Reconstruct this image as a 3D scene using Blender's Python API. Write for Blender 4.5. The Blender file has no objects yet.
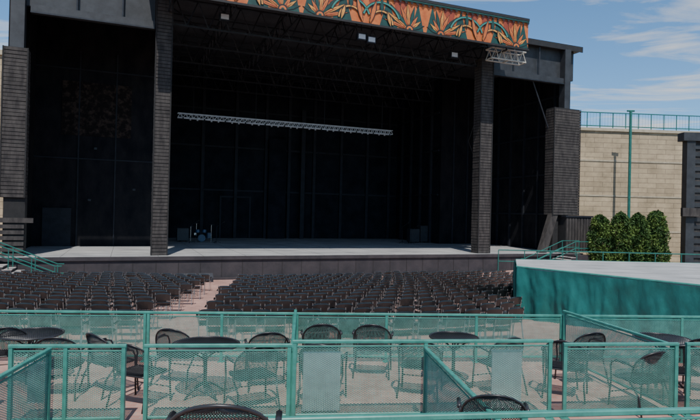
import bpy, math, random
from mathutils import Vector, Matrix, noise as mn
random.seed(7)
R=math.radians
scene=bpy.context.scene
col=scene.collection

# ------------------------------------------------------------ materials
def mat(name,c,rough=.6,var=.25,scale=3.0,bump=0.0,bscale=None,metal=0.0,c2=None,stretch=(1,1,1),spec=.5,detail=6,ramp=(.35,.65)):
    m=bpy.data.materials.new(name); m.use_nodes=True
    nt=m.node_tree; N=nt.nodes; L=nt.links
    b=N['Principled BSDF']; b.inputs['Roughness'].default_value=rough; b.inputs['Metallic'].default_value=metal
    b.inputs['Specular IOR Level'].default_value=spec
    tc=N.new('ShaderNodeTexCoord'); mp=N.new('ShaderNodeMapping'); mp.inputs['Scale'].default_value=stretch
    L.new(tc.outputs['Object'],mp.inputs['Vector'])
    nz=N.new('ShaderNodeTexNoise'); nz.inputs['Scale'].default_value=scale; nz.inputs['Detail'].default_value=detail
    nz.inputs['Roughness'].default_value=.65
    L.new(mp.outputs['Vector'],nz.inputs['Vector'])
    r=N.new('ShaderNodeValToRGB')
    if c2 is None: c2=tuple(min(1,x*(1+var)) for x in c); c1=tuple(x*(1-var) for x in c)
    else: c1=c
    r.color_ramp.elements[0].position=ramp[0]; r.color_ramp.elements[1].position=ramp[1]
    r.color_ramp.elements[0].color=(*c1,1); r.color_ramp.elements[1].color=(*c2,1)
    L.new(nz.outputs['Fac'],r.inputs['Fac']); L.new(r.outputs['Color'],b.inputs['Base Color'])
    if bump>0:
        n2=N.new('ShaderNodeTexNoise'); n2.inputs['Scale'].default_value=bscale or scale*6; n2.inputs['Detail'].default_value=4
        L.new(mp.outputs['Vector'],n2.inputs['Vector'])
        bp=N.new('ShaderNodeBump'); bp.inputs['Strength'].default_value=bump; bp.inputs['Distance'].default_value=.03
        L.new(n2.outputs['Fac'],bp.inputs['Height']); L.new(bp.outputs['Normal'],b.inputs['Normal'])
    return m

def brick(name,c1,c2,mo,bw,rh,plane='xy',msize=.02,rough=.85,dirt=.5,hi=1.15):
    m=bpy.data.materials.new(name); m.use_nodes=True
    nt=m.node_tree; N=nt.nodes; L=nt.links; b=N['Principled BSDF']; b.inputs['Roughness'].default_value=rough
    b.inputs['Specular IOR Level'].default_value=.25
    tc=N.new('ShaderNodeTexCoord'); sp=N.new('ShaderNodeSeparateXYZ'); cb=N.new('ShaderNodeCombineXYZ')
    L.new(tc.outputs['Object'],sp.inputs[0])
    L.new(sp.outputs['X'],cb.inputs['X']); L.new(sp.outputs['Y' if plane=='xy' else 'Z'],cb.inputs['Y'])
    t=N.new('ShaderNodeTexBrick'); t.inputs['Scale'].default_value=1; t.inputs['Brick Width'].default_value=bw
    t.inputs['Row Height'].default_value=rh; t.inputs['Mortar Size'].default_value=msize
    t.inputs['Color1'].default_value=(*c1,1); t.inputs['Color2'].default_value=(*c2,1); t.inputs['Mortar'].default_value=(*mo,1)
    L.new(cb.outputs[0],t.inputs['Vector'])
    nz=N.new('ShaderNodeTexNoise'); nz.inputs['Scale'].default_value=.6; nz.inputs['Detail'].default_value=9; nz.inputs['Roughness'].default_value=.7
    L.new(tc.outputs['Object'],nz.inputs['Vector'])
    mr=N.new('ShaderNodeMapRange'); mr.inputs['From Min'].default_value=.3; mr.inputs['From Max'].default_value=.7
    mr.inputs['To Min'].default_value=1-dirt; mr.inputs['To Max'].default_value=hi
    L.new(nz.outputs['Fac'],mr.inputs['Value'])
    mx=N.new('ShaderNodeVectorMath'); mx.operation='SCALE'
    L.new(t.outputs['Color'],mx.inputs[0]); L.new(mr.outputs[0],mx.inputs['Scale'])
    L.new(mx.outputs[0],b.inputs['Base Color'])
    bp=N.new('ShaderNodeBump'); bp.inputs['Strength'].default_value=.5; bp.inputs['Distance'].default_value=.02
    bp.invert=True
    L.new(t.outputs['Fac'],bp.inputs['Height']); L.new(bp.outputs['Normal'],b.inputs['Normal'])
    return m

M_black=mat('black_stage_paint',(.005,.0065,.010),.8,scale=.8,c2=(.015,.017,.023),bump=.3,spec=.12)
M_wing=mat('weathered_black_wall',(.006,.007,.010),.85,scale=1.3,c2=(.018,.017,.019),bump=.3,stretch=(1,1,.5),spec=.12)
M_brownply=mat('worn_plywood',(.012,.010,.010),.9,scale=3,c2=(.10,.07,.055),spec=.12,ramp=(.48,.8),detail=14)
M_trim=mat('dark_trim',(.014,.016,.022),.7,scale=2,var=.3,spec=.3)
M_header=mat('header_cladding',(.026,.028,.032),.6,scale=1.5,var=.35)
M_slat=mat('wood_slat',(.034,.030,.029),.8,scale=4,c2=(.075,.066,.06),stretch=(1,1,.3),spec=.2)
M_slatcore=mat('slat_core',(.016,.015,.015),.9)
M_steel=mat('dark_steel',(.022,.024,.03),.5,var=.3,metal=.3)
M_cream=mat('cream_steel',(.5,.48,.42),.5,var=.15)
M_alum=mat('aluminium_truss',(.70,.71,.74),.4,var=.15,metal=.1)
M_deck=mat('stage_deck',(.25,.25,.25),.6,scale=.45,c2=(.45,.445,.43),detail=12,spec=.3,stretch=(1,2.2,1))
M_front=mat('stage_front_paint',(.022,.019,.022),.75,scale=1.0,c2=(.045,.037,.039),bump=.2)
M_roof=mat('roof_metal',(.05,.05,.055),.5,var=.2)
M_orange=mat('orange_paint',(.45,.10,.022),.55,scale=2,c2=(.60,.17,.04))
M_rust=mat('rust_red_paint',(.26,.045,.018),.55,scale=2,var=.25)
M_dkgreen=mat('deep_green_paint',(.008,.050,.040),.5,scale=2,var=.3)
M_teal=mat('teal_paint',(.05,.225,.18),.38,scale=6,var=.2)
M_tealdk=mat('dark_teal_paint',(.02,.13,.105),.45,scale=4,var=.2)
M_tealmesh=mat('teal_mesh_paint',(.115,.29,.24),.5,scale=9,var=.2)
M_outline=mat('black_outline_paint',(.015,.013,.012),.6)
M_gold=mat('gold_paint',(.62,.27,.055),.5)
M_pav=brick('red_pavers',(.50,.285,.225),(.38,.205,.165),(.38,.29,.25),.22,.11,'xy',.008,dirt=.4)
M_conc=mat('concrete',(.30,.27,.25),.85,scale=1.4,c2=(.44,.39,.36),bump=.2,detail=10)
M_ground=mat('earth_ground',(.14,.11,.08),.95,scale=.2,c2=(.26,.22,.17))
M_bwall=brick('buff_block',(.54,.42,.27),(.43,.335,.215),(.28,.22,.15),1.6,.42,'xz',.022,dirt=.42)
M_cap=mat('buff_coping',(.40,.34,.24),.85,var=.15)
M_chairblk=mat('black_plastic',(.007,.009,.010),.24,scale=.9,c2=(.018,.020,.021),spec=.9)
M_chairfr=mat('chair_frame',(.30,.32,.32),.3,metal=.7)
M_wire=mat('black_wire_mesh',(.020,.020,.022),.35,var=.2,scale=9)
M_tarp=mat('teal_tarp',(.004,.085,.075),.45,scale=1.0,c2=(.010,.15,.13),bump=.6,bscale=6,stretch=(1,1,.5))
M_plattop=mat('platform_deck',(.28,.28,.27),.8,scale=.9,c2=(.42,.42,.41),detail=9)
M_leafA=mat('leaf_dark',(.018,.045,.012),.7,scale=2.2,c2=(.05,.10,.025),spec=.2)
M_leafB=mat('leaf_light',(.06,.11,.022),.7,scale=2.2,c2=(.11,.165,.04),spec=.2)
M_bark=mat('bark',(.07,.05,.035),.9)
M_white=mat('white_panel',(.62,.63,.63),.5,var=.08,scale=2)
M_grey=mat('grey_panel',(.30,.36,.36),.5,var=.1,scale=2)
M_red=mat('red_panel',(.40,.05,.03),.5,var=.1)
M_glass=mat('lamp_lens',(.55,.57,.6),.15,var=.05)
M_chrome=mat('chrome',(.5,.5,.52),.2,metal=1)
M_drum=mat('drum_shell_blue',(.03,.07,.13),.25,var=.2)
M_darkcase=mat('case_laminate',(.02,.022,.028),.5,var=.3)

# ------------------------------------------------------------ mesh builder
O=Vector((-10.86,32.0)); PH=R(21.8)
U=Vector((math.cos(PH),math.sin(PH))); V=Vector((-math.sin(PH),math.cos(PH)))
def W(p):
    s,t,z=p; q=O+U*s+V*t
    return Vector((q.x,q.y,z))
ID=lambda p: Vector(p)
class MB:
    def __init__(s): s.v=[];s.f=[];s.m=[];s.mats=[]
    def mi(s,m):
        if m not in s.mats: s.mats.append(m)
        return s.mats.index(m)
    def add(s,vs,fs,m,xf=ID):
        o=len(s.v); s.v+= [tuple(xf(p)) for p in vs]; k=s.mi(m)
        for f in fs: s.f.append(tuple(o+i for i in f)); s.m.append(k)
    def box(s,a,b,m,xf=ID):
        (x0,y0,z0),(x1,y1,z1)=a,b
        vs=[(x0,y0,z0),(x1,y0,z0),(x1,y1,z0),(x0,y1,z0),(x0,y0,z1),(x1,y0,z1),(x1,y1,z1),(x0,y1,z1)]
        s.add(vs,[(0,3,2,1),(4,5,6,7),(0,1,5,4),(1,2,6,5),(2,3,7,6),(3,0,4,7)],m,xf)
    def poly(s,pts,z0,z1,m,xf=ID,mtop=None):
        n=len(pts)
        vs=[(p[0],p[1],z0) for p in pts]+[(p[0],p[1],z1) for p in pts]
        s.add(vs,[tuple(range(n))[::-1]]+[(i,(i+1)%n,n+(i+1)%n,n+i) for i in range(n)],m,xf)
        s.add([(p[0],p[1],z1) for p in pts],[tuple(range(n))],mtop or m,xf)
    def plate(s,pts,t0,t1,m,xf):
        n=len(pts)
        vs=[(p[0],t0,p[1]) for p in pts]+[(p[0],t1,p[1]) for p in pts]
        s.add(vs,[tuple(range(n)),tuple(range(n,2*n))[::-1]]+[(i,n+i,n+(i+1)%n,(i+1)%n) for i in range(n)],m,xf)
    def tube(s,pts,r,m,n=6,xf=ID,closed=False):
        P=[Vector(xf(p)) for p in pts]; k=len(P); vs=[];fs=[]
        prev=None
        for i,p in enumerate(P):
            if closed: t=(P[(i+1)%k]-P[i-1])
            else: t=P[min(i+1,k-1)]-P[max(i-1,0)]
            if t.length<1e-9: t=Vector((0,0,1))
            t.normalize()
            if prev is None:
                ref=Vector((0,0,1)) if abs(t.z)<.9 else Vector((1,0,0))
                a=t.cross(ref).normalized()
            else:
                a=prev-t*prev.dot(t)
                if a.length<1e-6: a=t.cross(Vector((0,0,1)))
                a.normalize()
            prev=a; b=t.cross(a)
            rr=r[i] if isinstance(r,(list,tuple)) else r
            for j in range(n):
                an=2*math.pi*(j+.5)/n
                vs.append(p+a*rr*math.cos(an)+b*rr*math.sin(an))
        for i in range(k if closed else k-1):
            i2=(i+1)%k
            for j in range(n):
                fs.append((i*n+j,i*n+(j+1)%n,i2*n+(j+1)%n,i2*n+j))
        if not closed:
            fs.append(tuple(range(n))[::-1]); fs.append(tuple((k-1)*n+j for j in range(n)))
        s.add(vs,fs,m)
    def mesh(s,name):
        me=bpy.data.meshes.new(name); me.from_pydata(s.v,[],s.f)
        for m in s.mats: me.materials.append(m)
        me.polygons.foreach_set('material_index',s.m); me.update()
        return me
    def obj(s,name,parent=None,smooth=False):
        me=s.mesh(name)
        if smooth: me.polygons.foreach_set('use_smooth',[True]*len(me.polygons))
        o=bpy.data.objects.new(name,me); col.objects.link(o)
        if parent: o.parent=parent
        return o
def empty(name):
    e=bpy.data.objects.new(name,None); col.objects.link(e); return e

# ------------------------------------------------------------ camera, sun, sky
CZ=4.0
cam=bpy.data.objects.new('camera',bpy.data.cameras.new('camera')); col.objects.link(cam)
cam.data.sensor_width=36; cam.data.lens=28.8; cam.data.clip_start=.1; cam.data.clip_end=3000
cam.matrix_world=Matrix.Translation((0,0,CZ))@Matrix.Rotation(R(90.3),4,'X')@Matrix.Rotation(R(1.3),4,'Z')
scene.camera=cam
SE=R(58); sd=Vector((.12,-1,0)).normalized()
sdir=Vector((sd.x*math.cos(SE),sd.y*math.cos(SE),math.sin(SE)))
sun=bpy.data.objects.new('sun',bpy.data.lights.new('sun','SUN')); col.objects.link(sun)
sun.data.energy=5.0; sun.data.angle=R(.53); sun.data.color=(1,.97,.92)
sun.rotation_euler=sdir.to_track_quat('Z','Y').to_euler()
w=bpy.data.worlds.new('World'); scene.world=w; w.use_nodes=True
nt=w.node_tree; N=nt.nodes; L=nt.links; bg=N['Background']; bg.inputs['Strength'].default_value=.15
sky=N.new('ShaderNodeTexSky'); sky.sky_type='NISHITA'; sky.sun_disc=False
sky.sun_elevation=SE; sky.sun_rotation=math.atan2(sdir.x,sdir.y); sky.air_density=1.1; sky.dust_density=.1; sky.altitude=1700; sky.ozone_density=2.0
tint=N.new('ShaderNodeMixRGB'); tint.blend_type='MULTIPLY'; tint.inputs[0].default_value=1; tint.inputs[2].default_value=(.66,1.0,1.22,1)
L.new(sky.outputs[0],tint.inputs[1])
tc=N.new('ShaderNodeTexCoord'); sp=N.new('ShaderNodeSeparateXYZ'); L.new(tc.outputs['Generated'],sp.inputs[0])
zc=N.new('ShaderNodeMath'); zc.operation='MAXIMUM'; zc.inputs[1].default_value=.04; L.new(sp.outputs['Z'],zc.inputs[0])
dx=N.new('ShaderNodeMath'); dx.operation='DIVIDE'; L.new(sp.outputs['X'],dx.inputs[0]); L.new(zc.outputs[0],dx.inputs[1])
dy=N.new('ShaderNodeMath'); dy.operation='DIVIDE'; L.new(sp.outputs['Y'],dy.inputs[0]); L.new(zc.outputs[0],dy.inputs[1])
cb=N.new('ShaderNodeCombineXYZ'); L.new(dx.outputs[0],cb.inputs[0]); L.new(dy.outputs[0],cb.inputs[1])
mp=N.new('ShaderNodeMapping'); mp.inputs['Rotation'].default_value=(0,0,R(28)); mp.inputs['Scale'].default_value=(.55,1.1,1); mp.inputs['Location'].default_value=(2.2,1.1,0)
L.new(cb.outputs[0],mp.inputs[0])
nz=N.new('ShaderNodeTexNoise'); nz.inputs['Scale'].default_value=1.5; nz.inputs['Detail'].default_value=11; nz.inputs['Roughness'].default_value=.58; nz.inputs['Distortion'].default_value=.6
L.new(mp.outputs[0],nz.inputs['Vector'])
cr=N.new('ShaderNodeValToRGB'); cr.color_ramp.elements[0].position=.48; cr.color_ramp.elements[1].position=.66
cr.color_ramp.elements[0].color=(0,0,0,1); cr.color_ramp.elements[1].color=(.95,.95,.95,1)
L.new(nz.outputs['Fac'],cr.inputs[0])
mx=N.new('ShaderNodeMixRGB'); mx.inputs[2].default_value=(5.9,6.05,6.2,1)
L.new(cr.outputs[0],mx.inputs[0]); L.new(tint.outputs[0],mx.inputs[1]); L.new(mx.outputs[0],bg.inputs['Color'])

# ------------------------------------------------------------ ground & floors
b=MB(); b.add([(-700,-700,-.03),(700,-700,-.03),(700,900,-.03),(-700,900,-.03)],[(0,1,2,3)],M_ground); b.obj('ground')
PC=Vector((-8.5,46.0))
def fz(x,y):
    r=(Vector((x,y))-PC).length
    return max(0.0,(r-18)*.056)+.004
b=MB(); nx,ny=60,40; vs=[];fs=[]
for j in range(ny+1):
    for i in range(nx+1):
        x=-34+52*i/nx; y=10.2+ (50-10.2)*j/ny
        vs.append((x,y,fz(x,y)))
for j in range(ny):
    for i in range(nx):
        a=j*(nx+1)+i; fs.append((a,a+1,a+nx+2,a+nx+1))
b.add(vs,fs,M_pav); b.obj('seating_bowl_pavement')
FZ=1.2
def kl(base,x): return base+.1*x
def tier(name,k0,k1,z0,z,m=M_pav):
    b=MB(); b.poly([(-16,kl(k0,-16)),(16,kl(k0,16)),(16,kl(k1,16)),(-16,kl(k1,-16))],z0,z,M_conc,mtop=m); return b.obj(name)
tier('terrace_pavement',6.2,11.0,-.1,FZ)
tier('terrace_pavement',4.1,6.195,-.1,1.5)
tier('terrace_pavement',-10,4.095,-.1,2.2)

# ------------------------------------------------------------ stage building
SB=empty('stage_pavilion')
b=MB()
H=16.9
b.box((-7.8,.6,0),(-7.5,8.3,H),M_wing,W); b.box((-7.5,8,0),(.0,8.3,H),M_wing,W)
b.box((0,8,0),(.3,20,H),M_black,W); b.box((0,20,0),(25.3,20.3,H),M_black,W)
b.box((25,11.3,0),(25.3,20,H),M_black,W); b.box((25,11,0),(30,11.3,H),M_wing,W)
b.box((30,.6,0),(30.3,11.3,H),M_wing,W)
b.box((-7.5,.35,14.65),(-.5,.55,H),M_header,W); b.box((22.3,.35,14.65),(30.3,.55,H),M_header,W)
b.obj('walls',SB)
b=MB()
for s in [1.5,4.6,7.7,10.6,12.9,15.5,18.4,21.3,23.8]:
    b.box((s,19.75,1.35),(s+.28,19.99,16.8),M_trim,W)
for z in (5.8,9.9,13.4): b.box((.3,19.86,z),(25,19.985,z+.16),M_trim,W)
b.box((10.9,19.3,1.35),(12.6,19.7,11),M_black,W); b.box((14.1,19.2,1.35),(14.5,19.6,14),M_trim,W)
b.box((6.4,19.9,1.35),(6.55,19.97,5.2),M_trim,W); b.box((9.2,19.9,1.35),(9.35,19.97,5.2),M_trim,W); b.box((6.4,19.9,5.2),(9.35,19.97,5.35),M_trim,W)
for t in (12.5,14.5,16.5,18.5): b.box((24.75,t,1.35),(24.99,t+.25,16.8),M_trim,W)
for z in (5.8,9.9,13.4): b.box((24.85,11.3,z),(24.985,20,z+.16),M_trim,W)
for s in (-4.9,-2.6): b.box((s,7.94,1.35),(s+.08,7.99,14.5),M_trim,W)
for z in (7.2,13.2): b.box((-7.5,7.95,z),(0,7.985,z+.08),M_trim,W)
b.box((-5.9,7.955,8.8),(-1.6,7.975,12.4),M_brownply,W)
b.box((-6.9,7.88,1.35),(-5.2,7.93,3.9),M_trim,W)
for (s,z) in ((-3.9,7.9),(-1.4,5.2),(-4.2,4.4)): b.box((s,7.9,z),(s+.18,7.94,z+.14),M_steel,W)
for t in (1.8,3.6,5.4,7.2,9.0): b.box((29.85,t,1.35),(29.99,t+.18,16.5),M_trim,W)
for z in (4.2,7.4,10.6,13.6): b.box((29.9,.6,z),(29.985,11,z+.14),M_trim,W)
for s in (26.2,27.7,29.0): b.box((s,10.85,1.35),(s+.15,10.99,16),M_trim,W)
b.tube([(26.4,.3,14.2),(28.2,.3,10.2)],.06,M_steel,6,W)
b.tube([(22.6,.3,14.2),(24.6,6,10.2),(29.5,10,6)],.03,M_steel,4,W)
b.obj('wall_battens',SB)
b=MB()
b.box((-7.8,-1,1.25),(30.3,20.3,1.35),M_deck,W)
b.box((-7.75,-.93,0),(30.25,-.6,1.25),M_front,W)
for i in range(32): b.box((-7.4+i*1.2,-.945,0.02),(-7.37+i*1.2,-.935,1.24),M_outline,W)
b.box((-7.8,-1.03,1.14),(30.3,-1.002,1.352),M_front,W)
b.box((-7.8,-1.25,0.0),(30.3,-.96,.12),M_front,W)
for i in range(15): b.box((-7.4+i*2.44,-.98,1.351),(-7.385+i*2.44,19.9,1.354),M_trim,W)
for t in (1.4,3.9,6.3,8.8,11.2): b.box((-7.4,t,1.355),(29.9,t+.018,1.357),M_trim,W)
b.obj('stage_deck',SB)
b=MB()
b.box((-1,-3,H),(23.1,20.6,H+.25),M_roof,W); b.box((-8.3,-.1,H),(-1.001,20.6,H+.25),M_roof,W); b.box((23.101,-.1,H),(30.7,20.6,H+.25),M_roof,W)
b.box((23.101,-.16,H-.1),(30.75,-.101,H+.33),M_outline,W)
b.obj('roof',SB)
b=MB()
def truss(p,q,h,r,m,n,xf=W,w=0):
    p=Vector(p);q=Vector(q); up=Vector((0,0,h))
    b.tube([p,q],r,m,5,xf); b.tube([p+up,q+up],r,m,5,xf)
    for i in range(n):
        a=p.lerp(q,i/n); c=p.lerp(q,(i+.5)/n); d=p.lerp(q,(i+1)/n)
        b.tube([a,c+up],r*.6,m,4,xf); b.tube([c+up,d],r*.6,m,4,xf)
for t in (.2,4.2,8.6,12.8,17): truss((0,t,14.7),(25 if t>9 else 22.5,t,14.7),1.5,.07,M_steel,18)
for s in (0.2,3.6,7.2,10.8,14.4,18,21.7): truss((s,-2.7,15.2),(s,19.8,15.2),1.1,.055,M_steel,14)
for t in (-1.5,2,6.2,10.5,15): b.tube([(0,t,15.9),(23,t,15.9)],.05,M_steel,4,W)
b.tube([(-.3,.5,16.2),(11,19,16.2)],.05,M_steel,4,W); b.tube([(22,.5,16.2),(11,19,16.2)],.05,M_steel,4,W)
for (s0,s1) in ((-6.7,-.5),(22.5,29.0)):
    b.box((s0,-.1,14.2),(s1,.3,14.62),M_header,W); b.box((s0,-.16,14.16),(s1,-.101,14.24),M_steel,W)
for s in (-4.5,-2.2,24.5,26.8): b.tube([(s,.1,14.62),(s,.1,16.85)],.06,M_steel,4,W)
b.obj('roof_trusses',SB)
b=MB(); truss((20.8,-2.3,14.65),(23.6,-2.3,14.65),.7,.05,M_cream,5); truss((20.8,-1.6,14.65),(23.6,-1.6,14.65),.7,.05,M_cream,5)
for s in (20.8,22.2,23.6): b.tube([(s,-2.3,14.65),(s,-1.6,14.65)],.05,M_cream,4,W); b.tube([(s,-2.3,15.35),(s,-1.6,15.35)],.05,M_cream,4,W)
b.obj('truss_end',SB)
def slatted(name,s0,s1,t0,t1,z0,z1,pitch=.2):
    b=MB(); b.box((s0+.03,t0+.03,z0),(s1-.03,t1-.03,z1),M_slatcore,W)
    z=z0+.02
    while z<z1-.1:
        j=random.uniform(-.012,.012)
        b.box((s0+j,t0+j,z),(s1+j,t1+j,z+pitch*random.uniform(.78,.88)),M_slat,W); z+=pitch
    for c in (s0-.03,s1-.04): b.box((c,t0-.035,z0),(c+.07,t0-.015,z1),M_slatcore,W)
    b.obj(name,SB)
slatted('column_left',-.45,.42,-.43,.43,1.36,16.6)
slatted('column_right',21.3,22.3,-.43,.43,1.36,15.2)
slatted('louvre_tower_left',-7.85,-6.72,-.4,.5,4.4,12.2)
slatted('louvre_tower_right',27.9,30.4,-.4,.55,4.2,12.3)
b=MB()
b.box((-7.6,-.2,12.2),(-6.95,.4,16.85),M_header,W); b.box((-7.7,-.25,0),(-6.7,.4,4.4),M_slatcore,W)
b.box((29.0,-.2,12.3),(29.55,.4,16.85),M_header,W); b.box((28.2,-.1,1.36),(28.7,.4,4.2),M_slatcore,W); 
b.box((28.9,-.7,1.4),(31.4,.5,4.05),M_slatcore,W); b.box((28.8,-.8,4.05),(31.5,.55,4.18),M_trim,W)
for i in range(9): b.box((28.93+i*.28,-.74,1.45),(29.13+i*.28,-.705,4.0),M_slat,W)
b.plate([(26.9,1.4),(27.5,1.4),(28.6,4.6),(28.0,4.6)],-.35,.1,M_slat,W)
b.box((-8.6,-.35,3.1),(-6.3,-.26,3.35),M_slat,W)
for i in range(7): b.box((-8.6,-.34,1.0+i*.3),(-6.72,-.262,1.2+i*.3),M_slat,W)
b.obj('tower_bases',SB)
# fascia
b=MB(); z0,z1=15.22,17.22
b.box((-1,-3.1,z0),(23.1,-3.001,z1),M_orange,W)
def pl(pts,m,d=1): b.plate(pts,-3.1-.012*d,-3.1-.012*d+.0105,m,W)
b.box((-1,-3.22,z1-.08),(23.12,-3.101,z1+.10),M_outline,W); b.box((-1,-3.22,z0-.05),(23.12,-3.101,z0+.07),M_outline,W)
b.box((-1,-3.215,z1-.19),(23.1,-3.104,z1-.10),M_dkgreen,W)
def ring(cx,cz,r0,r1,a0,a1,m,d,n=14):
    for i in range(n):
        A=R(a0+(a1-a0)*i/n); B=R(a0+(a1-a0)*(i+1)/n)
        pl([(cx+r0*math.cos(A),cz+r0*math.sin(A)),(cx+r1*math.cos(A),cz+r1*math.sin(A)),(cx+r1*math.cos(B),cz+r1*math.sin(B)),(cx+r0*math.cos(B),cz+r0*math.sin(B))],m,d)
def petal(cx,cz,ang,l,wd,m,d,off=.1):
    a=R(ang); dx,dz=math.cos(a),math.sin(a); nx_,nz_=-dz,dx
    pl([(cx+dx*off,cz+dz*off),(cx+dx*l*.3+nx_*wd*.8,cz+dz*l*.3+nz_*wd*.8),(cx+dx*l*.6+nx_*wd,cz+dz*l*.6+nz_*wd),(cx+dx*l,cz+dz*l),(cx+dx*l*.6-nx_*wd,cz+dz*l*.6-nz_*wd),(cx+dx*l*.3-nx_*wd*.8,cz+dz*l*.3-nz_*wd*.8)],m,d)
rn=random.Random(3)
s=-.8; k=0; zb=z0+.1; zt=z1-.22; Hh_=zt-zb
while s<21.8:
    L_=4.0; fl=(k%2==0)
    X=lambda q: s+(q if fl else L_-q)
    AN=lambda a: a if fl else 180-a
    for (q0,q1,q2) in ((.1,1.0,.5),(1.9,3.1,2.6)):
        pl([(X(q0),zb),(X(q1),zb),(X(q2),zt)][::(1 if fl else -1)],M_dkgreen,1)
    for (q0,q1,q2) in ((1.2,2.2,1.9),(3.1,3.9,3.6)):
        pl([(X(q0),zt),(X(q1),zt),(X(q2),zb+.5)][::(1 if fl else -1)],M_rust,1)
    for i,a in enumerate((14,30,47,65,84,103,122,142,160)):
        l=(1.95 if a<50 else 1.65 if a<110 else 1.1)*rn.uniform(.9,1.05); l=min(l,(Hh_)/max(.1,math.sin(R(a))))
        petal(X(1.1),zb,AN(a),l,.13,M_outline,2); petal(X(1.1),zb,AN(a),l*.93,.088,(M_orange,M_gold,M_dkgreen)[i%3],3)
        if i%3!=2: petal(X(1.1),zb,AN(a),l*.6,.03,M_rust,4,.35)
    ring(X(1.1),zb,.0,.30,0,180,M_outline,5); ring(X(1.1),zb,.0,.21,0,180,M_orange,6); ring(X(1.1),zb,.0,.10,0,180,M_dkgreen,7)
    ring(X(3.0),zb+.1,1.18,1.34,20,160,M_outline,5); ring(X(3.0),zb+.1,1.21,1.30,20,160,M_teal,6)
    ring(X(3.0),zb+.1,.66,.82,0,180,M_outline,5); ring(X(3.0),zb+.1,.70,.78,0,180,M_gold,6)
    petal(X(3.0),zt,270,1.1,.16,M_outline,4,0); petal(X(3.0),zt,270,.95,.10,M_dkgreen,6.2,0)
    petal(X(3.75),zb,AN(105),1.55,.17,M_outline,7.2,0); petal(X(3.75),zb,AN(105),1.42,.11,M_orange,8.2,0)
    petal(X(2.4),zb,AN(75),1.0,.15,M_outline,7.2,0); petal(X(2.4),zb,AN(75),.86,.09,M_gold,8.2,0)
    for q in range(10):
        c=s+.2+q*.4; pl([(c-.12,zt+.0),(c,zt-.14),(c+.12,zt+.0)],M_outline,9.2)
    s+=L_; k+=1
b.obj('ornamental_fascia',SB)
b=MB()
for (s,t,z) in ((3.2,-1.2,15.05),(11.3,-2.2,14.75),(11.95,-2.2,14.65),(18.5,-1.2,14.8)):
    b.box((s-.28,t-.12,z-.2),(s+.28,t+.2,z+.2),M_steel,W); b.box((s-.22,t-.14,z-.14),(s+.22,t-.122,z+.14),M_glass,W)
    b.tube([(s-.3,t,z),(s-.3,t,z+.35),(s+.3,t,z+.35),(s+.3,t,z)],.025,M_steel,5,W); b.tube([(s,t,z+.35),(s,t,z+1)],.03,M_steel,5,W)
b.obj('floodlights',SB)

b=MB(); truss((1.8,12,11.2),(20.5,12,11.2),.34,.03,M_alum,46); truss((1.8,12.4,11.2),(20.5,12.4,11.2),.34,.03,M_alum,46)
for i in range(34):
    s=2.2+i*.545; b.tube([(s,11.95,11.2),(s,11.9,11.02)],[.05,.07],M_alum if i%3 else M_steel,6,W)
for s in (3,8,14,19.5): b.tube([(s,12.2,11.5),(s,12.2,16)],.02,M_steel,4,W)
b.obj('lighting_truss')

def stairs(name,s_top,s_bot,t0,t1):
    b=MB(); n=8
    for i in range(n):
        a=s_top+(s_bot-s_top)*i/n; c=s_top+(s_bot-s_top)*(i+1)/n
        z=1.35*(n-i)/(n+1)
        b.box((min(a,c),t0,0),(max(a,c),t1,z-.04),M_front,W); b.box((min(a,c)-.02,t0-.01,z-.04),(max(a,c)+.02,t1,z),M_conc,W)
    sg=1 if s_top>s_bot else -1
    b.box((min(s_top,s_top+sg*1.6),t0,0),(max(s_top,s_top+sg*1.6),t1,1.33),M_front,W)
    for t in (t0+.04,t1-.06):
        for h in (.5,.98): b.tube([(s_top+sg*1.6,t,1.33+h),(s_top,t,1.33+h),(s_bot,t,.05+h),(s_bot-sg*.3,t,.05+h)],.028,M_tealdk,6,W)
        for q in (0,.33,.66,1):
            ss=s_top+(s_bot-s_top)*q; zz=1.33*(1-q); b.tube([(ss,t,zz),(ss,t,zz+.98)],.026,M_tealdk,6,W)
        b.tube([(s_top+sg*1.6,t,1.33),(s_top+sg*1.6,t,2.3)],.03,M_tealdk,6,W)
    b.obj(name)
stairs('stage_stairs',-8.0,-5.0,-2.6,-1.3); stairs('stage_stairs',28.0,24.6,-2.7,-1.3)

def drumkit(s,t):
    b=MB(); z=1.35
    def cyl(p,q,r,m,n=18): b.tube([p,q],r,m,n,W)
    cyl((s,t-.25,z+.32),(s,t+.2,z+.32),.3,M_drum); cyl((s,t-.27,z+.32),(s,t-.251,z+.32),.26,M_drum)
    cyl((s-.3,t-.1,z+.75),(s-.32,t-.05,z+.98),.17,M_drum); cyl((s+.2,t-.1,z+.75),(s+.22,t-.05,z+.98),.17,M_drum)
    cyl((s+.65,t+.3,z+.3),(s+.65,t+.3,z+.75),.22,M_drum); cyl((s-.5,t+.4,z+.55),(s-.5,t+.4,z+.72),.18,M_chrome)
    for a,h in ((-.85,1.25),(.8,1.4),(-.4,1.5)):
        b.tube([(s+a,t+.1,z),(s+a,t+.1,z+h)],.015,M_chrome,5,W); cyl((s+a,t+.1,z+h),(s+a,t+.1,z+h+.02),.2,M_steel)
    b.obj('drum_kit',smooth=False)
drumkit(4.0,13.5)
def case(s,t,w_,d,h,nm='road_case'):
    b=MB(); z=1.35
    b.box((s,t,z+.1),(s+w_,t+d,z+h),M_darkcase,W)
    for a in (0,w_-.04):
        for c in (0,d-.04): b.box((s+a-.005,t+c-.005,z+.1),(s+a+.045,t+c+.045,z+h+.005),M_steel,W)
    for zz in (.1,h*.6,h-.03): b.box((s-.008,t-.008,z+zz),(s+w_+.008,t-.001,z+zz+.03),M_steel,W)
    for a in (.08,w_-.14):
        for c in (.06,d-.1): b.tube([(s+a,t+c,z+.06),(s+a+.05,t+c,z+.06)],.06,M_steel,8,W)
    b.obj(nm)
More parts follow.
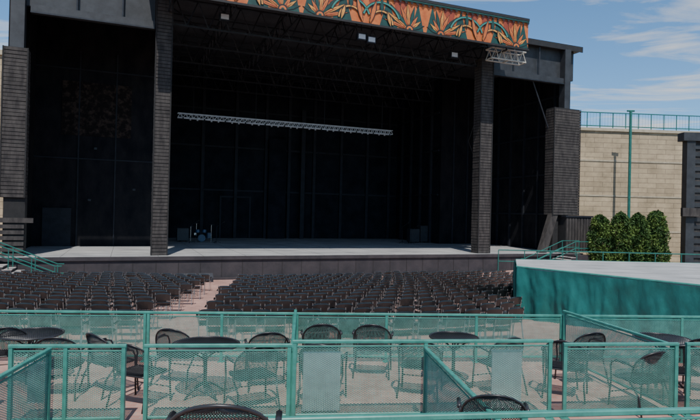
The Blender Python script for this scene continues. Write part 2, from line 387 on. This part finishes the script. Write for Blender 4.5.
case(2.1,13.6,.9,.6,1.1); case(22.6,12.2,1.0,.6,1.3); case(23.9,12.6,.8,.5,1.6)
def stand(s,t,h):
    b=MB(); z=1.35
    b.tube([(s,t,z+.02),(s,t,z+h),(s+.5,t-.1,z+h+.35)],.02,M_steel,5,W)
    for a in (0,120,240): b.tube([(s,t,z+.15),(s+.35*math.cos(R(a)),t+.35*math.sin(R(a)),z+.01)],.015,M_steel,5,W)
    b.tube([(s+.5,t-.1,z+h+.35),(s+.6,t-.12,z+h+.42)],.035,M_outline,8,W)
    b.obj('microphone_stand')
stand(3.0,11.8,1.4); stand(5.0,12,1.3); stand(22.2,11.2,1.2); stand(21.5,11.6,1.5)
def wedge(s,t,z=0):
    b=MB(); q=[(t-.28,z),(t+.22,z),(t+.22,z+.25),(t+.05,z+.48),(t-.28,z+.22)]
    vs=[(s-.38,a,c) for a,c in q]+[(s+.38,a,c) for a,c in q]
    b.add(vs,[(0,1,2,3,4),(9,8,7,6,5)]+[(i,5+i,5+(i+1)%5,(i+1)%5) for i in range(5)],M_darkcase,W)
    b.box((s-.3,t+.221,z+.04),(s+.3,t+.23,z+.2),M_steel,W)
    b.obj('stage_monitor_speaker')
for s in (-1.6,-.5,1.5,2.4): wedge(s,-1.9)

# ------------------------------------------------------------ auditorium seats
def seat_template(fold):
    b=MB()
    for x in (-.22,.22):
        b.tube([(x,.2,0),(x,.12,.42),(x,-.18,.46)],.013,M_chairfr,4); b.tube([(x,-.26,0),(x,-.17,.42),(x*1.0,-.25,.84)],.013,M_chairfr,4)
    for (za,zb) in ((.50,.57),(.60,.84)):
        n=6; vs=[];fs=[]
        for i in range(n+1):
            u=-1+2*i/n; y=-.2-.0*za+.045*u*u-.03*(za-.5)*3
            x=u*.235; zt=zb-(.045*abs(u)**4 if zb>.8 else 0)
            y2=y-.02*(zb-za)*6-(.02 if zb>.8 else 0)
            vs+=[(x,y,za),(x,y2,zt-.03),(x,y2-.004,zt),(x,y2-.03,zt),(x,y2-.034,zt-.03),(x,y-.022,za)]
        for i in range(n):
            o=i*6
            for j in range(6): fs.append((o+j,o+(j+1)%6,o+6+(j+1)%6,o+6+j))
        b.add(vs,fs,M_chairblk)
    if not fold:
        b.box((-.21,-.18,.44),(.21,.2,.47),M_chairblk)
    else:
        b.add([(-.21,-.12,.44),(.21,-.12,.44),(.21,-.19,.80),(-.21,-.19,.80)],[(0,1,2,3)],M_chairblk)
    for x in (-.265,.265):
        b.box((x-.025,-.2,.64),(x+.025,.12,.665),M_chairblk); b.tube([(x,.1,.64),(x*.85,.12,.42)],.012,M_chairfr,4)
    return b
T=[seat_template(False),seat_template(True)]
big=MB(); cnt=0
plat=[(5.4,18),(9.0,13.6),(11,12.3),(22,12.3),(22,21),(6.2,20.8)]
r=18.6
for m in (M_chairblk,M_chairfr): big.mi(m)
while r<36:
    n=int(2*math.pi*r/.60)
    for i in range(n):
        a=2*math.pi*i/n; d=Vector((math.cos(a),math.sin(a))); p=PC+d*r
        if p.y<11.7+.1*p.x or p.y>31: continue
        if p.x/p.y>.295 or p.x/p.y<-.78: continue
        tt=(p-O).dot(V)
        if tt>-3.6: continue
        ang=math.degrees(math.atan2(d.x,-d.y))
        if math.radians(abs(ang-7.3))*r<.75: continue
        if math.radians(abs(ang+28))*r<.7: continue
        if (p.x>4.6 and p.y<19 and p.x>5.0+(18-p.y)*.75): continue
        if random.random()<.012: continue
        tb=T[1 if random.random()<.25 else 0]
        f=(-d)
        jx=random.uniform(-.03,.03); jy=random.uniform(-.05,.05)
        an=random.uniform(-.10,.10); cs,sn=math.cos(an),math.sin(an)
        right=Vector((f.y,-f.x)); z=fz(p.x,p.y)
        def xf(q):
            qx=q[0]*cs-q[1]*sn+jx; qy=q[0]*sn+q[1]*cs+jy
            return (p.x+right.x*qx+f.x*qy,p.y+right.y*qx+f.y*qy,z+q[2])
        o=len(big.v); big.v+=[xf(q) for q in tb.v]
        mm=[big.mi(m) for m in tb.mats]
        big.f+=[tuple(o+i2 for i2 in ff) for ff in tb.f]; big.m+=[mm[k2] for k2 in tb.m]
        cnt+=1
    r+=1.04
big.obj('auditorium_seating'); print('seats',cnt)

# ------------------------------------------------------------ railings
def mesh_fill(b,P,Q,z0,z1,m=M_tealmesh,pw=.048,ph=.026,th=.0030):
    P=Vector(P);Q=Vector(Q); Ln=(Q-P).length; d=(Q-P)/Ln; nrm=Vector((-d.y,d.x)); Hh=z1-z0
    sl=ph/pw
    for sg in (1,-1):
        x=-Hh/sl
        while x<Ln:
            a=max(0,x); c=min(Ln,x+Hh/sl)
            if c-a>.004:
                za=sl*(a-x); zc=sl*(c-x)
                if sg<0: za,zc=Hh-za,Hh-zc
                off=.0028*sg
                pa=P+d*a+nrm*off; pc=P+d*c+nrm*off
                t=Vector((c-a,zc-za)).normalized(); n2=Vector((-t.y,t.x))*th
                vs=[]
                for pp,zz in ((pa,za),(pc,zc)):
                    for k_,q in ((1,.0015),(-1,.0015),(-1,-.0015),(1,-.0015)):
                        vs.append((pp.x+d.x*n2.x*k_+nrm.x*q,pp.y+d.y*n2.x*k_+nrm.y*q,z0+zz+n2.y*k_))
                b.add(vs,[(0,1,5,4),(1,2,6,5),(2,3,7,6),(3,0,4,7)],m)
            x+=pw
def rbar(b,P,Q,z,w_=.05,h=.05,m=M_teal):
    P=Vector(P);Q=Vector(Q); d=(Q-P).normalized(); n=Vector((-d.y,d.x))
    e=min(.008,w_*.2,h*.2); a=w_/2
    prof=[(-a,-h+e),(-a+e,-h),(a-e,-h),(a,-h+e),(a,-e),(a-e,0),(-a+e,0),(-a,-e)]
    vs=[]
    for C in (P,Q):
        for (o_,zz) in prof: vs.append((C.x+n.x*o_,C.y+n.y*o_,z+zz))
    b.add(vs,[tuple(range(8))[::-1],tuple(range(8,16))]+[(i,(i+1)%8,8+(i+1)%8,8+i) for i in range(8)],m)
def railing(P,Q,zf,h,posts=(0,1),name='metal_railing',pz=None):
    b=MB(); P=Vector(P);Q=Vector(Q); Ln=(Q-P).length; d=(Q-P)/Ln
    rbar(b,P-d*.03,Q+d*.03,zf+h,.052,.045)
    rbar(b,P+d*.03,Q-d*.03,zf+.12,.034,.034)
    rbar(b,P+d*.03,Q-d*.03,zf+h-.075,.02,.02)
    for q in posts:
        c=P+d*(q*Ln); b.box((c.x-.024,c.y-.024,zf),(c.x+.024,c.y+.024,zf+h-.045),M_teal)
        b.box((c.x-.06,c.y-.06,zf),(c.x+.06,c.y+.06,zf+.012),M_teal)
    mesh_fill(b,P+d*.026,Q-d*.026,zf+.105,zf+h-.08)
    return b.obj(name)
F1=10.55; N1=7.52
def far(x): return (x,F1+.08*x)
def near(x): return (x,N1+.11*x)
hF=.92; hN=1.05
railing(far(-9),far(-3.7),FZ,hF,(0,.5,1)); railing(far(-3.64),far(-1.0),FZ,hF,(0,.5,1)); railing(far(-.94),far(4.15),FZ,hF,(0,.33,.67,1)); railing(far(4.21),far(9),FZ,hF,(0,.5,1))
railing(near(-4.22),near(-2.86),FZ,hN,(0,.48,1))
railing(near(-2.58),near(-.76),FZ,hN,(0,1))
railing(near(-.69),near(2.84),FZ,hN+.05,(0,.5,1))
railing(near(3.06),near(4.72),FZ,hN,(0,1))
railing(near(4.9),near(8),FZ,hN,(0,.5,1))
railing(near(-7.5),near(-4.75),FZ,hN,(0,1))
def dv(P,Q,zf,h): railing(P,Q,zf,h,(0,1))
dv((-.97,10.42),(-.73,7.5),FZ,.98); dv((4.18,10.8),(4.70,8.1),FZ,1.02)
dv((-3.72,7.0),(-3.5,4.7),FZ,1.03); dv((1.06,7.5),(1.36,4.75),FZ,1.03)
railing((-.55,4.22),(3.4,4.72),1.5,.95,(.0,.5,1)); 
railing((3.5,4.73),(6,5.0),1.5,.95,(.0,1))

def placard(x0,x1,za,zb,m):
    b=MB(); p=near(x0); q=near(x1)
    rbar(b,(p[0],p[1]+.06),(q[0],q[1]+.06),zb,.012,zb-za,m)
    for zz in (za,zb+.004): rbar(b,(p[0]-.01,p[1]+.06),(q[0]+.01,q[1]+.06),zz,.02,.012,M_alum)
    b.obj('section_placard')
placard(-.58,-.08,1.35,2.12,M_white); placard(2.02,2.45,1.35,2.14,M_white); placard(-4.05,-3.85,1.5,2.0,M_grey)
b=MB(); rbar(b,(-5.35,7.5),(-4.82,7.55),2.02,.02,.3,M_red); rbar(b,(-5.3,7.485),(-4.87,7.535),1.9,.005,.06,M_white); b.obj('red_notice_sign')

# ------------------------------------------------------------ patio chairs & tables
def strands(b,fn,nu,nv,r,m,seg=10):
    for fam in (1,-1):
        for k in range(-nv,nu+1):
            pts=[]
            for i in range(seg+1):
                v=i/seg; u=(k+v*nv)/nu
                if fam<0: u=1-u
                pts.append((u,v))
            out=[]
            for (u0,v0),(u1,v1) in zip(pts,pts[1:]):
                lo=max(0,min(u0,u1)); hi=min(1,max(u0,u1))
                if hi-lo<1e-4: continue
                def at(uu): f=(uu-u0)/(u1-u0); return (uu,v0+(v1-v0)*f)
                a_,c_=(at(lo),at(hi)) if u1>u0 else (at(hi),at(lo))
                if not out: out.append(a_)
                out.append(c_)
            if len(out)>1: b.tube([fn(u*2-1,v) for u,v in out],r,m,3)
def chair_mesh():
    b=MB()
    def wv(v): return .30*max(0.0,1-max(0,(v-.4)/.6)**2.4)**.5
    def back(u,v):
        x=u*wv(v); return (x,-.22-.10*v+.11*(x/.3)**2,.42+.45*v)
    def seat(u,v):
        y=-.22+.46*v; wd=.27*(1-.12*(abs(v-.5)*2)**3); return (u*wd,y,.43-.02*math.cos(u*1.5)*math.sin(v*3.14))
    strands(b,back,24,22,.0034,M_wire); strands(b,seat,20,18,.0045,M_wire)
    ou=[back(1,v/12) for v in range(12)]+[back(1,.96),back(1,.985),back(0,1.0),back(-1,.985),back(-1,.96)]+[back(-1,v/12) for v in range(11,-1,-1)]
    b.tube(ou,.012,M_wire,7)
    rim=[seat(-1,0)]+[seat(-1+q/4,0) for q in range(1,9)]+[seat(1,q/6) for q in range(1,7)]+[seat(1-q/4,1) for q in range(1,9)]+[seat(-1,1-q/6) for q in range(1,6)]
    b.tube(rim,.012,M_wire,6,closed=True)
    for sx in (-1,1):
        b.tube([back(sx,.5),(sx*.315,-.08,.665),(sx*.32,.1,.665),(sx*.31,.2,.64),(sx*.30,.235,.56),(sx*.29,.23,.4),(sx*.30,.26,0.0)],.013,M_wire,7)
        b.tube([back(sx,.0),(sx*.27,-.23,.25),(sx*.29,-.30,0.0)],.013,M_wire,7)
        b.tube([(sx*.318,-.1,.672),(sx*.32,.12,.672)],.022,M_wire,6)
    b.tube([(-.29,.235,.2),(.29,.235,.2)],.008,M_wire,5)
    me=b.mesh('patio_chair'); me.polygons.foreach_set('use_smooth',[True]*len(me.polygons)); return me
CM=chair_mesh()
def chair(x,y,yaw,z=FZ,sc=1.06):
    o=bpy.data.objects.new('patio_chair',CM); col.objects.link(o); o.location=(x,y,z); o.rotation_euler=(0,0,R(yaw)); o.scale=(sc,sc,sc)
def table(x,y,r,z=FZ):
    b=MB(); n=40; zt=.77
    b.tube([(r*math.cos(2*math.pi*i/n),r*math.sin(2*math.pi*i/n),zt) for i in range(n)],.016,M_wire,6,closed=True)
    q=-r
    while q<r:
        h=math.sqrt(max(0,r*r-q*q))
        for sg in (1,-1):
            a=R(60)*sg; d=Vector((math.cos(a),math.sin(a))); nn=Vector((-d.y,d.x))
            p0=nn*q-d*h; p1=nn*q+d*h
            b.tube([(p0.x,p0.y,zt),(p1.x,p1.y,zt)],.0065,M_wire,4)
        q+=.026
    b.tube([(0,0,zt-.02),(0,0,.12)],.03,M_wire,10)
    for a in (45,135,225,315):
        c,s=math.cos(R(a)),math.sin(R(a))
        b.tube([(c*.02,s*.02,.2),(c*.2,s*.2,.12),(c*.34,s*.34,.0)],.018,M_wire,6); b.tube([(0,0,.55),(c*r*.7,s*r*.7,zt-.02)],.012,M_wire,6)
    o=b.obj('patio_table',smooth=True); o.location=(x,y,z)
for a in [(-4.25,8.35,8),(-3.62,8.6,-35),(-2.72,9.1,-12),(-1.28,9.0,14),(-.45,9.75,6),(.45,9.8,-6),(3.45,8.85,-25),(4.0,9.55,15),(5.15,8.75,-8),
          (-2.95,8.05,-20),(-1.35,8.05,30),(2.45,9.0,22),(1.15,8.75,-14),(5.9,9.2,-30),(-5.4,8.9,25),(-.35,8.3,-8),(4.35,8.3,20),(-5.9,8.1,-10),(6.6,8.7,10)]:
    chair(*a)
chair(1.42,5.42,-10,1.5,1)
chair(-.68,3.15,5,2.18,.95)
table(-2.13,8.46,.5); table(1.78,9.35,.4); table(5.4,9.6,.45); table(-5.0,8.9,.45)

# ------------------------------------------------------------ covered platform at right
PF=empty('covered_platform')
b=MB(); ZT=2.42
b.poly([(p[0],p[1]) for p in plat],ZT-.12,ZT,M_plattop)
for i in range(7):
    y=12.9+i*1.2
    x0=6.6 if y>18 else 5.6+(18-y)*.83+.4
    b.box((x0,y,ZT+.001),(21.8,y+.012,ZT+.003),M_header)
b.obj('deck',PF)
b=MB(); per=[Vector(p) for p in plat]
for e in range(len(per)):
    A=per[e]; Bq=per[(e+1)%len(per)]; Ln=(Bq-A).length; d=(Bq-A)/Ln; n=Vector((d.y,-d.x)); nn=max(8,int(Ln/.05)); nz_=20; vs=[];fs=[]
    for i in range(nn+1):
        for j in range(nz_+1):
            q=i/nn; zz=j/nz_; s_=q*Ln
            amp=.14*(1-zz)**.5+.02
            ds=amp*(math.sin(s_*7.3+1.8*math.sin(s_*1.7)+zz*1.5)*.3+mn.noise(Vector((s_*2.6+e*9,zz*1.4,0)))*.9+mn.noise(Vector((s_*7+zz*4,zz*5-s_*2,3)))*.4)+.045
            sag=.035*abs(math.sin(s_*1.6))
            if i in (0,nn): ds=.03
            p=A+d*s_+n*ds
            vs.append((p.x,p.y,.1+(ZT-.03-.1)*zz - sag*zz))
    for i in range(nn):
        for j in range(nz_):
            a=i*(nz_+1)+j; fs.append((a,a+nz_+1,a+nz_+2,a+1))
    b.add(vs,fs,M_tarp)
b.obj('tarp_skirt',PF,smooth=True)
b=MB(); b.tube([(p.x,p.y,ZT-.02) for p in per],.03,M_teal,6,closed=True); b.obj('edge_pipe',PF)
b=MB()
for i in range(11):
    x=8+i*1.4
    b.tube([(x,30,0),(x,30,2.2)],.025,M_tealdk,6)
b.tube([(8,30,2.2),(22,30,2.2)],.03,M_tealdk,6); b.tube([(8,30,1.6),(22,30,1.6)],.025,M_tealdk,6)
b.obj('metal_railing')

# ------------------------------------------------------------ block walls, fence, gate, pole
b=MB(); b.poly([(16.7,47.63),(48,50),(48,50.6),(16.7,48.23)],0,11.5,M_bwall); 
b.poly([(16.6,47.47),(48,49.85),(48,50.7),(16.6,48.32)],11.503,11.75,M_cap)
for z in (2.9,5.9,8.9): b.poly([(16.7,47.585),(48,49.96),(48,49.99),(16.7,47.62)],z,z+.14,M_cap)
b.obj('block_retaining_wall')
b=MB()
for i in range(27):
    x=16.8+i*1.15; y=47.8+(x-15)*.0758; b.tube([(x,y,11.75),(x,y,13.15)],.045,M_tealdk,5)
for z in (12.0,13.15): b.tube([(16.8,47.95,z),(46.5,50.2,z)],.05,M_tealdk,5)
for i in range(112):
    x=16.9+i*.26; y=47.8+(x-15)*.0758; b.tube([(x,y,12.0),(x,y,13.1)],.009,M_tealdk,3)
b.obj('guard_fence')
b=MB(); b.tube([(22.9,46,0),(22.9,46,12.9)],.115,M_tealdk,10); b.tube([(22.9,46,0),(22.9,46,.3)],.22,M_tealdk,10); b.tube([(22.6,46,12.9),(23.2,46,12.9)],.08,M_tealdk,8); b.obj('green_pole')
b=MB()
b.box((24.0,40,0),(24.6,40.6,10),M_header); b.box((25.5,40,0),(26.6,40.5,10.3),M_slatcore); b.box((23.7,39.9,9.7),(30,40.7,10.3),M_header)
b.box((24.6,40.2,0),(25.5,40.3,9.7),M_slat); b.box((26.6,40.2,0),(30,40.3,9.7),M_slat); b.box((23.6,39.7,4.3),(24.9,39.99,4.9),M_slat)
for i in range(18): b.box((24.62,40.12,.3+i*.52),(25.48,40.19,.6+i*.52),M_header)
b.obj('steel_gate_tower')
b=MB(); b.poly([(-21.0,34.5),(-45,30),(-45,30.5),(-21.0,35)],0,13.2,M_bwall); b.poly([(-21.0,34.35),(-45,29.85),(-45,30.6),(-21.0,35.1)],13.203,13.5,M_cap); b.obj('block_retaining_wall')

# ------------------------------------------------------------ shrubs
def shrub(x,y,h,rad,seed):
    rn=random.Random(seed); b=MB()
    b.tube([(x,y,0),(x+.05,y,h*.4),(x,y,h*.85)],[.12,.08,.02],M_bark,6)
    for i in range(9):
        a=rn.uniform(0,6.28); z=h*rn.uniform(.1,.7); b.tube([(x,y,z),(x+math.cos(a)*rad*.7,y+math.sin(a)*rad*.7,z+.6)],[.035,.01],M_bark,4)
    for i in range(7000):
        z=rn.random(); a=rn.uniform(0,6.28)
        prof=(min(1,(z+.02)*7)**.4)*(max(0,1-z**6))**.5
        lump=1+.3*mn.noise(Vector((math.cos(a)*1.6+seed*7,math.sin(a)*1.6,z*5)))+.14*mn.noise(Vector((a*3,seed,z*14)))
        rr=rad*prof*lump*(rn.random()**.35)
        p=Vector((x+math.cos(a)*rr,y+math.sin(a)*rr,.1+z*h*(1+.05*mn.noise(Vector((a,seed,0))))))
        d=Vector((rn.gauss(0,1),rn.gauss(0,1),rn.gauss(.6,1))).normalized(); e=d.cross(Vector((rn.gauss(0,1),rn.gauss(0,1),rn.gauss(0,1)))).normalized()
        s=rn.uniform(.05,.10)
        cl=mn.noise(p*1.9)
        b.add([p-d*s*1.4,p+e*s*.6,p+d*s*1.4,p-e*s*.6],[(0,1,2,3)],M_leafB if cl+rn.uniform(-.25,.25)>.05 else M_leafA)
    b.obj('arborvitae_shrub')
for i,(x,y,h,rd) in enumerate(((18.1,40.5,4.1,.82),(19.45,40.2,4.35,.82),(20.8,40.4,4.3,.85),(22.2,40.6,4.5,.85))): shrub(x,y,h,rd,i+1)
